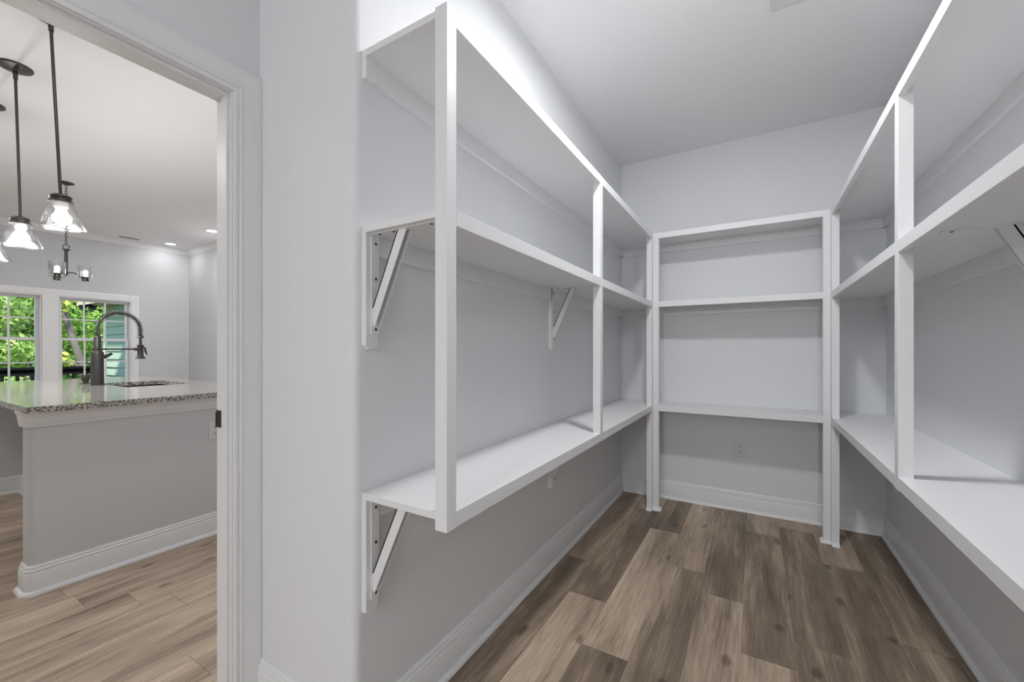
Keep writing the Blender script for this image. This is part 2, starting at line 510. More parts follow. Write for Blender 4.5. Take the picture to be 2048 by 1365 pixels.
# ------------------------------------------------------------------ trim profiles
BASE = [(0, 0), (0.015, 0), (0.015, 0.098), (0.0135, 0.102), (0.0105, 0.104), (0.0105, 0.106), (0.0135, 0.109), (0.013, 0.116), (0.009, 0.120),
        (0.0075, 0.121), (0.0075, 0.124), (0.0095, 0.126), (0.009, 0.131), (0.005, 0.136), (0, 0.137)]
SHOE = [(0.014, 0), (0.031, 0), (0.0305, 0.005), (0.029, 0.010), (0.0255, 0.0145), (0.021, 0.018), (0.014, 0.019)]
CASE = [(0, 0), (0, 0.009), (0.004, 0.0115), (0.009, 0.0115), (0.012, 0.009), (0.0145, 0.009), (0.017, 0.0125), (0.023, 0.0140), (0.027, 0.0125), (0.030, 0.0125),
        (0.050, 0.0145), (0.068, 0.0180), (0.079, 0.0185), (0.084, 0.0165), (0.084, 0)]
CROWN = [(0, 0), (0.008, 0), (0.012, 0.012), (0.022, 0.020), (0.030, 0.040), (0.050, 0.062), (0.060, 0.070), (0.064, 0.080), (0.074, 0.082), (0.074, 0.090), (0, 0.090)]
Z = (0, 0, 1)

def baseboard(name, path, label):
    p = [(x, y, 0) for x, y in path]
    o = struct(part(name, 'trim_white', None, lambda bm: bm_sweep(bm, p, BASE, Z), smooth=True), label, 'baseboard')
    part('shoe_molding', 'trim_white', o, lambda bm: bm_sweep(bm, p, SHOE, Z), smooth=True)
    return o
# the sweep offsets to the left of the walking direction
lp = [(DX0, RET), (WL - R, RET)] + arc(WL - R, RET + R, R, -90, 0, 2)[1:] + [(WL, WB)]
baseboard('baseboard_left', lp[::-1], 'white moulded baseboard under the long shelves beside the doorway')
baseboard('baseboard_back', [(WR, WB), (WL, WB)], 'white moulded baseboard along the end wall with the outlet')
baseboard('baseboard_right', [(WR, NEAR), (WR, WB)], 'white moulded baseboard under the shelves opposite the doorway')
baseboard('baseboard_doorway', [(DX0, -0.19), (DX0, NEAR)], 'white moulded baseboard on the doorway wall past the door frame')
baseboard('baseboard_near', [(DX0, NEAR), (WR, NEAR)], 'white moulded baseboard at the end of the hall added behind the camera')
baseboard('baseboard_kitchen_side', [(DX1 + 0.0, KY1), (KX, KY1)], 'white baseboard on the kitchen side wall')
baseboard('baseboard_window', [(KX, KY1), (KX, KY0)], 'white baseboard below the kitchen windows')
kb = [(-1.56, WB + 0.1), (-1.56, DY + 0.108)]
baseboard('baseboard_kitchen_doorway', kb, 'white baseboard on the kitchen side of the doorway wall')

# crown moulding in the kitchen
def f(bm): bm_sweep(bm, [(DX1, KY1, KCEIL - 0.09), (KX, KY1, KCEIL - 0.09), (KX, KY0, KCEIL - 0.09)], CROWN, Z)
struct(part('trim_1', 'trim_white', None, f, smooth=True), 'white crown moulding around the kitchen ceiling', 'molding')

# doorway: jamb, stop, casing both sides, strike plate
def f(bm):
    bm_box(bm, DX1 - 0.001, DX0 + 0.001, DY, DY + 0.019, 0, 2.041)
    bm_box(bm, DX1 - 0.001, DX0 + 0.001, -0.119, -0.10, 0, 2.041)
    bm_box(bm, DX1 - 0.001, DX0 + 0.001, -0.10, DY, 2.022, 2.041)
jamb = struct(part('door_1', 'trim_white', None, f), 'white door frame of the open doorway to the kitchen', 'door frame')
def f(bm):
    for (a, b) in ((DY - 0.009, DY + 0.001), (-0.101, -0.091)): bm_box(bm, -1.512, -1.478, a, b, 0, 2.013, bevel=0.002)
    bm_box(bm, -1.512, -1.478, -0.10, DY, 2.013, 2.023, bevel=0.002)
part('door_stop', 'trim_white', jamb, f)
rv = 0.004
def f(bm): bm_sweep(bm, [(DX0, -0.10 - rv, 0), (DX0, -0.10 - rv, 2.022 + rv), (DX0, DY + rv, 2.022 + rv), (DX0, DY + rv, 0)], CASE, (1, 0, 0))
part('casing', 'trim_white', jamb, f, smooth=True)
def f(bm): bm_sweep(bm, [(DX1, DY + rv, 0), (DX1, DY + rv, 2.022 + rv), (DX1, -0.10 - rv, 2.022 + rv), (DX1, -0.10 - rv, 0)], CASE, (-1, 0, 0))
part('casing', 'trim_white', jamb, f, smooth=True)
st = boxes('strike_plate', 'strike_metal', [(-1.5605, -1.530, DY - 0.0025, DY + 0.001, 0.925, 0.982), (-1.562, -1.5585, DY - 0.004, DY + 0.001, 0.925, 0.975)], jamb, bevel=0.001)
tag(st, 'dark metal strike plate')

# ------------------------------------------------------------------ ceiling vent
ven = empty('ceiling_vent', (0.20, 2.10, CEIL))
boxes('frame', 'plate_white', [(0.06, 0.36, 2.205, 2.232, CEIL - 0.008, CEIL), (0.06, 0.36, 1.96, 1.987, CEIL - 0.008, CEIL), (0.06, 0.087, 1.987, 2.205, CEIL - 0.008, CEIL), (0.333, 0.36, 1.987, 2.205, CEIL - 0.008, CEIL)], ven, bevel=0.0015)
box('backing', 'slot_dark', (0.085, 0.335, 1.985, 2.207, CEIL - 0.003, CEIL + 0.001), ven)
for i in range(12):
    y = 1.995 + i * 0.0182
    def f(bm):
        bm_hull(bm, [(0.086, y, CEIL - 0.003), (0.086, y + 0.002, CEIL - 0.003), (0.086, y + 0.0165, CEIL - 0.007), (0.086, y + 0.0155, CEIL - 0.0085)],
                [(0.334, y, CEIL - 0.003), (0.334, y + 0.002, CEIL - 0.003), (0.334, y + 0.0165, CEIL - 0.007), (0.334, y + 0.0155, CEIL - 0.0085)])
    part('slat', 'plate_white', ven, f)
tag(ven, 'white slatted air vent in the pantry ceiling', 'vent')

# ------------------------------------------------------------------ shelving
LF, RF, BF = -0.655, 0.396, 3.150      # front planes of the left, right and back runs
SH = [2.045, 1.540, 0.773]             # shelf tops
BT, FS = 0.019, 0.040                  # board thickness, face strip height
PS = 0.038                             # posts
LEDGE = 0.062

def shelf(unit, xy, strips, zt):
    """a board with its face strips as sub-parts; each strip (x0,x1,y0,y1)"""
    b = box('shelf', 'shelf_white', (*xy, zt - BT, zt), unit, bevel=0.001)
    for s in strips:
        box('face_strip', 'shelf_white', (*s, zt - FS, zt + 0.0005), b, bevel=0.0012)

def post(unit, x0, y0, z0, z1, shoe=None, w=PS):
    p = box('post', 'shelf_white', (x0, x0 + w, y0, y0 + w, z0, z1), unit, bevel=0.0012)
    if shoe:
        sh = [(0, 0), (0.016, 0), (0.0155, 0.008), (0.011, 0.015), (0.005, 0.018), (0, 0.019)]
        part('shoe_molding', 'trim_white', p, lambda bm: bm_sweep(bm, [(*q, 0) for q in shoe], sh, Z), smooth=True)
    return p

def bracket(unit, wall_x, sgn, yc, zs, drop=0.335, cleat_y=None):
    """metal shelf bracket on an upright wooden cleat; sgn=+1 when the shelf extends towards +x"""
    X = lambda d: wall_x + sgn * d
    cy = yc if cleat_y is None else cleat_y
    def f(bm):   # cleat with clipped lower end
        w = 0.021; z0 = zs - drop
        for_y = [(cy - w, zs), (cy - w, z0 + 0.012), (cy - w + 0.012, z0), (cy + w - 0.012, z0), (cy + w, z0 + 0.012), (cy + w, zs)]
        bm_hull(bm, [(X(0), y, z) for y, z in for_y], [(X(0.019), y, z) for y, z in for_y])
    cl = part('cleat', 'shelf_white', unit, f)
    def f(bm):
        w = 0.0145
        xs = sorted((X(0.019), X(0.0225)))
        bm_box(bm, xs[0], xs[1], yc - w, yc + w, zs - 0.292, zs, bevel=0.0008)
        xs = sorted((X(0.019), X(0.262)))
        bm_box(bm, xs[0], xs[1], yc - w, yc + w, zs - 0.0035, zs + 0.0002, bevel=0.0008)
    b = part('bracket', 'shelf_white', unit, f)
    def f(bm):   # diagonal brace, a shallow channel
        w = 0.0105
        # side flanges with a pointed foot on the wall plate, joined by the web
        q = [(0.0225, -0.232), (0.0225, -0.215), (0.122, -0.0035), (0.157, -0.0035), (0.030, -0.272), (0.0225, -0.262)]
        for s in (-1, 1):
            y0, y1 = sorted((yc + s * w, yc + s * (w - 0.0025)))
            bm_hull(bm, [(X(dx), y0, zs + dz) for dx, dz in q], [(X(dx), y1, zs + dz) for dx, dz in q])
        web = [(0.122, -0.0035), (0.126, -0.0035), (0.0265, -0.215), (0.0225, -0.215)]
        bm_hull(bm, [(X(dx), yc - w, zs + dz) for dx, dz in web], [(X(dx), yc + w, zs + dz) for dx, dz in web])
    part('brace', 'shelf_white', b, f)
    for dz in (0.028, 0.130, 0.277):
        part('screw', 'screw_metal', b, lambda bm: bm_lathe(bm, (X(0.0225), yc + 0.002, zs - dz), [(0.0045, 0), (0.0045, 0.001), (0.003, 0.002), (0, 0.002)], 10, (sgn, 0, 0)), smooth=True)
    for dx in (0.045, 0.100, 0.240):
        part('screw', 'screw_metal', b, lambda bm: bm_lathe(bm, (X(dx), yc - 0.002, zs - 0.0035), [(0.0045, 0), (0.0045, 0.001), (0.003, 0.002), (0, 0.002)], 10, (0, 0, -1)), smooth=True)

ZP0 = SH[2] - FS
# --- long run beside the doorway
y_end = 0.797
pL = [(0.790, 0.828), (1.957, 1.995), (BF - 0.030, BF + 0.008)]
left = empty('shelving_unit', (-0.81, 2.0, 0))
for zt in SH:
    segs = [(pL[0][1], pL[1][0]), (pL[1][1], pL[2][0])]
    shelf(left, (WL, LF - 0.0185, y_end, WB), [(LF - 0.019, LF, a, b) for a, b in segs], zt)
post(left, LF - PS, pL[0][0], ZP0 - 0.002, SH[0] + 0.001)
post(left, LF - PS, pL[1][0], ZP0 - 0.001, SH[0] + 0.001)
post(left, LF - PS, pL[2][0], 0, SH[0] + 0.001, shoe=[(LF + 0.001, pL[2][0]), (LF - PS, pL[2][0])][::-1][::-1] and [(LF, pL[2][0]), (LF - PS, pL[2][0])][::1])
for zt in SH:
    zs = zt - BT
    box('ledger', 'shelf_white', (WL, WL + 0.019, y_end + 0.042, WB, zs - LEDGE, zs), left, bevel=0.001)
    box('ledger', 'shelf_white', (WL, LF - PS, WB - 0.019, WB, zs - LEDGE, zs), left, bevel=0.001)
# short square-ended cleat of the top shelf
box('ledger', 'shelf_white', (WL, WL + 0.019, y_end, y_end + 0.042, SH[0] - BT - LEDGE, SH[0] - BT), left, bevel=0.001)
for zt in SH[1:]:
    bracket(left, WL, 1, y_end + 0.030, zt - BT, cleat_y=y_end + 0.021)
    bracket(left, WL, 1, 2.058, zt - BT)
tag(left, 'long white shelf run on metal brackets beside the doorway wall', 'shelves')

# --- short run on the end wall
back = empty('shelving_unit', (-0.13, 3.30, 0))
bx0, bx1 = LF, RF
for zt in SH:
    shelf(back, (bx0 - 0.001, bx1 + 0.001, BF + 0.0185, WB), [(bx0 + PS + 0.005, bx1 - PS, BF, BF + 0.019)], zt)
    box('ledger', 'shelf_white', (bx0 - PS, bx1 + PS, WB - 0.0185, WB, zt - BT - LEDGE, zt - BT), back, bevel=0.001)
post(back, bx0 + 0.0005, BF, 0, SH[0] + 0.0005, shoe=[(bx0 + 0.043, BF + PS), (bx0 + 0.043, BF), (bx0 + 0.001, BF)], w=0.0425)
post(back, bx1 - PS - 0.0005, BF, 0, SH[0] + 0.0005, shoe=[(bx1, BF), (bx1 - PS, BF), (bx1 - PS, BF + PS)])
tag(back, 'short white three-shelf unit across the end wall above the outlet', 'shelves')

# --- run opposite the doorway
pR = [(0.585, 0.623), (1.778, 1.816), (BF - 0.030, BF + 0.008)]
right = empty('shelving_unit', (0.555, 2.0, 0))
for zt in SH:
    segs = [(pR[0][1], pR[1][0]), (pR[1][1], pR[2][0])]
    shelf(right, (RF + 0.0185, WR, pR[0][0] + 0.006, WB), [(RF, RF + 0.019, a, b) for a, b in segs], zt)
    zs = zt - BT
    box('ledger', 'shelf_white', (WR - 0.019, WR, pR[0][0] + 0.05, WB, zs - LEDGE, zs), right, bevel=0.001)
    box('ledger', 'shelf_white', (RF + PS, WR, WB - 0.019, WB, zs - LEDGE, zs), right, bevel=0.001)
post(right, RF, pR[0][0], ZP0 - 0.002, SH[0] + 0.001)
post(right, RF, pR[1][0], ZP0 - 0.006, SH[0] + 0.001)
post(right, RF, pR[2][0], 0, SH[0] + 0.001, shoe=[(RF + PS, pR[2][0]), (RF - 0.0, pR[2][0])])
for zt in SH[1:]:
    bracket(right, WR, -1, 1.628, zt - BT)
    bracket(right, WR, -1, 0.625, zt - BT)
tag(right, 'long white shelf run on the wall facing the doorway wall', 'shelves')

# ------------------------------------------------------------------ outlets
def outlet(name, c, u, n, mat, label):
    """c centre on the wall, u horizontal direction, n outward normal"""
    c, u, n = V(c), V(u), V(n); z = V((0, 0, 1))
    root = empty(name, c)
    def blk(bm, du, dz, w, h, d0, d1, bev):
        b2 = bmesh.new(); bm_box(b2, -w / 2, w / 2, -h / 2, h / 2, d0, d1, bevel=bev)
        M = Matrix((u, z, n)).transposed()
        vm = {v: bm.verts.new(c + u * du + z * dz + M @ v.co) for v in b2.verts}
        for fc in b2.faces: bm.faces.new([vm[v] for v in fc.verts])
        b2.free()
    part('plate', mat, root, lambda bm: blk(bm, 0, 0, 0.080, 0.118, 0, 0.006, 0.0025))
    for s in (1, -1):
        k = part('socket', mat, root, lambda bm: bm_lathe(bm, c + z * 0.0195 * s + n * 0.0055, [(0.0172, 0), (0.0172, 0.002), (0, 0.002)], 20, n), smooth=True)
        def f(bm):
            blk(bm, -0.0065, 0.0195 * s + 0.004, 0.0024, 0.009, 0.0075, 0.0082, 0)
            blk(bm, 0.0065, 0.0195 * s + 0.004, 0.0024, 0.0075, 0.0075, 0.0082, 0)
            bm_lathe(bm, c + z * (0.0195 * s - 0.0075) + n * 0.0075, [(0.0032, 0), (0.0032, 0.0007), (0, 0.0007)], 10, n)
        part('slots', 'slot_dark', k, f)
    part('screw', mat, root, lambda bm: bm_lathe(bm, c + n * 0.006, [(0.003, 0), (0.003, 0.0008), (0, 0.0008)], 10, n), smooth=True)
    tag(root, label, 'outlet')
outlet('wall_outlet', (-0.099, WB, 0.452), (1, 0, 0), (0, -1, 0), 'plate_grey', 'grey duplex wall outlet on the end wall under the lowest shelf')

# ------------------------------------------------------------------ pantry ceiling lamp and added fill lamps
def dome_lamp(loc, w_down, w_dome, rad, label):
    """shallow flush dome: white rim, glowing lens"""
    root = empty('ceiling_lamp', loc)
    x, y, z = loc
    part('rim', 'plate_white', root, lambda bm: bm_lathe(bm, loc, [(0, 0), (rad + 0.018, 0), (rad + 0.016, -0.018), (rad + 0.006, -0.026), (rad, -0.026), (rad, -0.020), (0, -0.020)], 36), smooth=True)
    part('lens', 'dome_glow', root, lambda bm: bm_lathe(bm, (x, y, z - 0.021), [(0, 0), (rad - 0.001, 0), (rad * 0.93, -0.018), (rad * 0.6, -0.032), (0, -0.038)], 36), smooth=True)
    ld = bpy.data.lights.new('ceiling_lamp_light', 'AREA'); ld.shape = 'DISK'; ld.size = 2 * rad; ld.energy = w_down; ld.color = LAMP_COL
    lo = bpy.data.objects.new('light', ld); COL.objects.link(lo); lo.parent = root; lo.location = (0, 0, -0.062)
    if w_dome:
        ld = bpy.data.lights.new('ceiling_lamp_dome', 'POINT'); ld.shadow_soft_size = rad * 0.7; ld.energy = w_dome; ld.color = LAMP_COL
        lo = bpy.data.objects.new('light', ld); COL.objects.link(lo); lo.parent = root; lo.location = (0, 0, -0.062 - rad * 0.75)
    tag(root, label, 'lamp')
LAMP_COL = (0.975, 0.988, 1.0)
dome_lamp((-0.20, 1.57, CEIL), PANTRY_W, PANTRY_DOME_W, 0.085, 'small domed ceiling lamp between the two long shelf runs')
dome_lamp((-0.40, -2.4, CEIL), ENTRY_FILL_W, 0, 0.19, 'wide domed fill lamp added on the ceiling behind the camera')  # added out of view to fill the pantry shadows

hl = empty('hall_fill_lamp', (0.1, NEAR, 2.0))  # added frontal fill in the unseen hall, built as a globe lamp
part('backplate', 'dark_bronze', hl, lambda bm: bm_lathe(bm, (0.1, NEAR, 2.0), [(0, 0), (0.07, 0), (0.07, 0.012), (0.03, 0.02), (0.012, 0.03), (0.012, 0.09), (0, 0.09)], 24, (0, 1, 0)), smooth=True)
part('globe', 'dome_glow', hl, lambda bm: bm_lathe(bm, (0.1, NEAR + 0.17, 2.0), [(0, -0.10), (0.05, -0.087), (0.087, -0.05), (0.10, 0), (0.087, 0.05), (0.05, 0.087), (0, 0.10)], 24), smooth=True)
ld = bpy.data.lights.new('hall_fill_light', 'AREA'); ld.shape = 'DISK'; ld.size = 0.30; ld.energy = HALL_FILL_W; ld.color = LAMP_COL
lo = bpy.data.objects.new('light', ld); COL.objects.link(lo); lo.parent = hl; lo.location = (0, 0.30, 0); lo.rotation_euler = (math.pi / 2, 0, 0)
tag(hl, 'round globe fill lamp added at the far end of the unseen hall', 'lamp')

# ------------------------------------------------------------------ kitchen island
IX, IXF = -3.010, -5.420               # near and far end faces
IY0, IYR, IY1 = 0.515, 0.875, 1.660    # seat-side end, recess wall, cabinet side
CTOP, CTH = 0.915, 0.030
isl = empty('kitchen_island', (-4.2, 1.1, 0))
ch = 0.016
foot = [(IX, IY1), (IXF, IY1), (IXF, IY0), (IXF + 0.12, IY0), (IXF + 0.12, IYR), (IX - 0.12, IYR), (IX - 0.12, IY0 + ch), (IX - 0.12 + ch, IY0), (IX - ch, IY0), (IX, IY0 + ch)]
end = [(IX, IY1), (IX - 0.12, IY1), (IX - 0.12, IY0 + ch), (IX - 0.12 + ch, IY0), (IX - ch, IY0), (IX, IY0 + ch)]
part('end_panel', 'island_paint', isl, lambda bm: bm_prism(bm, end, 0, CTOP - CTH))
end2 = [(IXF + 0.12, IY0), (IXF + 0.12, IY1), (IXF, IY1), (IXF, IY0)]
part('end_panel', 'island_paint', isl, lambda bm: bm_prism(bm, end2, 0, CTOP - CTH))
box('knee_wall', 'island_paint', (IXF + 0.119, IX - 0.119, IYR, IYR + 0.10, 0, CTOP - CTH), isl)
box('cabinet_front', 'trim_white', (IXF + 0.119, IX - 0.119, IY1 - 0.02, IY1, 0.1, CTOP - CTH), isl)
box('cabinet_floor', 'trim_white', (IXF + 0.119, IX - 0.119, IYR + 0.10, IY1 - 0.02, 0.1, 0.12), isl)
trim_path = [(IX, IY1), (IX, IY0 + ch), (IX - ch, IY0), (IX - 0.12 + ch, IY0), (IX - 0.12, IY0 + ch), (IX - 0.12, IYR), (IXF + 0.12, IYR), (IXF + 0.12, IY0), (IXF, IY0), (IXF, IY1)]
bp = [(x, y, 0) for x, y in trim_path]
part('baseboard', 'trim_white', isl, lambda bm: bm_sweep(bm, bp, BASE, Z), smooth=True)
part('shoe_molding', 'trim_white', isl, lambda bm: bm_sweep(bm, bp, SHOE, Z), smooth=True)
APR = [(0, 0), (0.010, 0), (0.014, 0.004), (0.014, 0.009), (0.012, 0.010), (0.014, 0.012), (0.0155, 0.020), (0.0135, 0.0215), (0.016, 0.024), (0.018, 0.045), (0.021, 0.060), (0.025, 0.066), (0.026, 0.077), (0, 0.077)]
ap = [(x, y, CTOP - CTH - 0.077) for x, y in trim_path[:6]]
part('apron_molding', 'trim_white', isl, lambda bm: bm_sweep(bm, ap, APR, Z), smooth=True)
for i in range(4):   # cabinet fronts on the sink side
    x0 = IXF + 0.03 + i * 0.595
    d = box('cabinet_door', 'trim_white', (x0, x0 + 0.575, IY1, IY1 + 0.02, 0.12, CTOP - CTH - 0.03), isl, bevel=0.003)
    box('handle', 'dark_bronze', (x0 + 0.52, x0 + 0.532, IY1 + 0.02, IY1 + 0.045, 0.55, 0.70), d, bevel=0.004)
tag(isl, 'grey kitchen island with white baseboard seen through the doorway', 'island')

# worktop with a rectangular cut-out for the sink
CX0, CX1, CY0, CY1 = -5.47, -2.925, 0.492, 1.715
SX0, SX1, SY0, SY1 = -4.50, -3.89, 1.135, 1.530
def f(bm):
    def rr(x0, x1, y0, y1, r, n=4):
        return arc(x1 - r, y1 - r, r, 0, 90, n) + arc(x0 + r, y1 - r, r, 90, 180, n) + arc(x0 + r, y0 + r, r, 180, 270, n) + arc(x1 - r, y0 + r, r, 270, 360, n)
    def ring_solid(outer, inner, z0, z1):
        n = len(outer); vs = []
        for z in (z0, z1): vs.append(([bm.verts.new((x, y, z)) for x, y in outer], [bm.verts.new((x, y, z)) for x, y in inner]))
        for i in range(n):
            j = (i + 1) % n
            bm.faces.new((vs[1][0][i], vs[1][0][j], vs[1][1][j], vs[1][1][i]))
            bm.faces.new((vs[0][0][j], vs[0][0][i], vs[0][1][i], vs[0][1][j]))
            bm.faces.new((vs[0][0][i], vs[0][0][j], vs[1][0][j], vs[1][0][i]))
            bm.faces.new((vs[0][1][j], vs[0][1][i], vs[1][1][i], vs[1][1][j]))
    ring_solid(rr(CX0, CX1, CY0, CY1, 0.006), rr(SX0, SX1, SY0, SY1, 0.02), CTOP - CTH, CTOP)
tag(part('countertop', 'granite', None, f), 'speckled beige granite worktop on the kitchen island', 'countertop')

# undermount sink
def f(bm):
    a = 0.012
    x0, x1, y0, y1 = SX0 - a, SX1 + a, SY0 - a, SY1 + a
    zt, zb, t = CTOP - CTH, CTOP - 0.23, 0.01
    bm_box(bm, x0, x1, y0, y1, zb - t, zb)
    bm_box(bm, x0 - t, x0, y0 - t, y1 + t, zb - t, zt); bm_box(bm, x1, x1 + t, y0 - t, y1 + t, zb - t, zt)
    bm_box(bm, x0, x1, y0 - t, y0, zb - t, zt); bm_box(bm, x0, x1, y1, y1 + t, zb - t, zt)
snk = part('sink', 'sink_dark', None, f)
tag(snk, 'dark undermount sink set into the granite island worktop', 'sink')
part('drain', 'dark_bronze', snk, lambda bm: bm_lathe(bm, ((SX0 + SX1) / 2, (SY0 + SY1) / 2, CTOP - 0.23), [(0.045, 0), (0.045, 0.003), (0.03, 0.001), (0, 0.001)], 20), smooth=True)

outlet('island_outlet', (IX, 1.312, 0.665), (0, 1, 0), (1, 0, 0), 'plate_white', 'white outlet on the grey end panel of the kitchen island')

# ------------------------------------------------------------------ faucet
fx, fy = -4.306, 1.082
fa = empty('kitchen_faucet', (fx, fy, CTOP))
part('base', 'dark_bronze', fa, lambda bm: bm_lathe(bm, (fx, fy, CTOP), [(0, 0), (0.044, 0), (0.044, 0.004), (0.040, 0.006), (0, 0.006)], 24), smooth=True)
part('body', 'dark_bronze', fa, lambda bm: bm_lathe(bm, (fx, fy, CTOP + 0.005), [(0, 0), (0.0375, 0), (0.0365, 0.24), (0.034, 0.248), (0.024, 0.254), (0.021, 0.262), (0.021, 0.362), (0.019, 0.366), (0, 0.366)], 24), smooth=True)
reach, z_sp = 0.254, CTOP + 0.368
arch = []
for i in range(41):
    t = math.pi * i / 40
    arch.append(V((fx, fy + reach / 2 - reach / 2 * math.cos(t), z_sp + 0.055 + 0.137 * math.sin(t))))
arch = [V((fx, fy, z_sp - 0.01)), V((fx, fy, z_sp + 0.02))] + arch + [V((fx, fy + reach, z_sp + 0.03)), V((fx, fy + reach, z_sp + 0.005))]
part('hose', 'dark_bronze', fa, lambda bm: bm_tube(bm, arch, 0.0065, 10), smooth=True)
def resample(path, n):
    d = [0]
    for a, b in zip(path[:-1], path[1:]): d.append(d[-1] + (b - a).length)
    out = []; j = 0
    for i in range(n):
        s = d[-1] * i / (n - 1)
        while j < len(d) - 2 and d[j + 1] < s: j += 1
        u = (s - d[j]) / max(1e-9, d[j + 1] - d[j]); out.append(path[j].lerp(path[j + 1], u))
    return out
def f(bm):
    turns, per = 42, 12
    P = resample(arch, turns * per + 1); hp = []
    for i, p in enumerate(P):
        t = (P[min(i + 1, len(P) - 1)] - P[max(i - 1, 0)]).normalized()
        a = V((1, 0, 0)); b = t.cross(a)
        w = 2 * math.pi * i / per
        hp.append(p + (a * math.cos(w) + b * math.sin(w)) * 0.0172)
    bm_tube(bm, hp, 0.0024, 5)
part('spring', 'dark_bronze', fa, f, smooth=True)
part('spout_collar', 'dark_bronze', fa, lambda bm: bm_lathe(bm, (fx, fy + reach, z_sp - 0.005), [(0.010, 0), (0.024, 0.004), (0.022, 0.012), (0.014, 0.022), (0.009, 0.03)], 18), smooth=True)
hz = 1.112
hd = part('spray_head', 'dark_bronze', fa, lambda bm: bm_lathe(bm, (fx, fy + reach, hz), [(0, 0), (0.030, 0), (0.033, 0.006), (0.028, 0.013), (0.0215, 0.018), (0.019, 0.03), (0.019, 0.100), (0.021, 0.103), (0.021, 0.112), (0.010, 0.115), (0.0085, 0.175), (0, 0.175)], 20), smooth=True)
part('trigger', 'dark_bronze', hd, lambda bm: bm_tube(bm, [(fx, fy + reach + 0.018, hz + 0.095), (fx, fy + reach + 0.030, hz + 0.085), (fx, fy + reach + 0.033, hz + 0.055), (fx, fy + reach + 0.043, hz + 0.032)], [0.006, 0.007, 0.007, 0.004], 8), smooth=True)
zb = hz + 0.078
def f(bm):
    bm_tube(bm, [(fx, fy - 0.03, zb), (fx, fy + 0.215, zb)], 0.0065, 10)
    bm_tube(bm, [(fx, fy + 0.205, zb), (fx, fy + 0.222, zb), (fx, fy + reach - 0.01, zb)], [0.0065, 0.013, 0.013], 12)
    bm_lathe(bm, (fx, fy, zb - 0.01), [(0.0215, 0), (0.024, 0.002), (0.024, 0.018), (0.0215, 0.02)], 18)
part('support_arm', 'dark_bronze', fa, f, smooth=True)
def f(bm):
    bm_tube(bm, [(fx, fy + 0.03, CTOP + 0.212), (fx - 0.01, fy + 0.055, CTOP + 0.222), (fx - 0.015, fy + 0.085, CTOP + 0.240)], [0.016, 0.013, 0.010], 10)
part('lever_handle', 'dark_bronze', fa, f, smooth=True)
def f(bm):
    bm_tube(bm, [(fx, fy - 0.036 - 0.022 * math.sin(math.pi * i / 10), CTOP + 0.155 + 0.05 * i / 10) for i in range(11)], 0.003, 8)
part('hose_loop', 'dark_bronze', fa, f, smooth=True)
tag(fa, 'dark bronze spring-neck faucet standing on the granite worktop', 'faucet')

sx, sy = -4.575, 1.082
so = empty('soap_dispenser', (sx, sy, CTOP))
part('base', 'dark_bronze', so, lambda bm: bm_lathe(bm, (sx, sy, CTOP), [(0, 0), (0.036, 0), (0.036, 0.004), (0.016, 0.008), (0.016, 0.018), (0, 0.018)], 20), smooth=True)
part('body', 'dark_bronze', so, lambda bm: bm_lathe(bm, (sx, sy, CTOP + 0.012), [(0, 0), (0.018, 0), (0.020, 0.018), (0.025, 0.022), (0.025, 0.055), (0.023, 0.060), (0, 0.061)], 20), smooth=True)
part('nozzle', 'dark_bronze', so, lambda bm: bm_tube(bm, [(sx, sy + 0.02, CTOP + 0.060), (sx, sy + 0.045, CTOP + 0.069), (sx, sy + 0.085, CTOP + 0.070), (sx, sy + 0.092, CTOP + 0.064)], 0.006, 10), smooth=True)
tag(so, 'small dark bronze soap dispenser beside the faucet', 'soap dispenser')

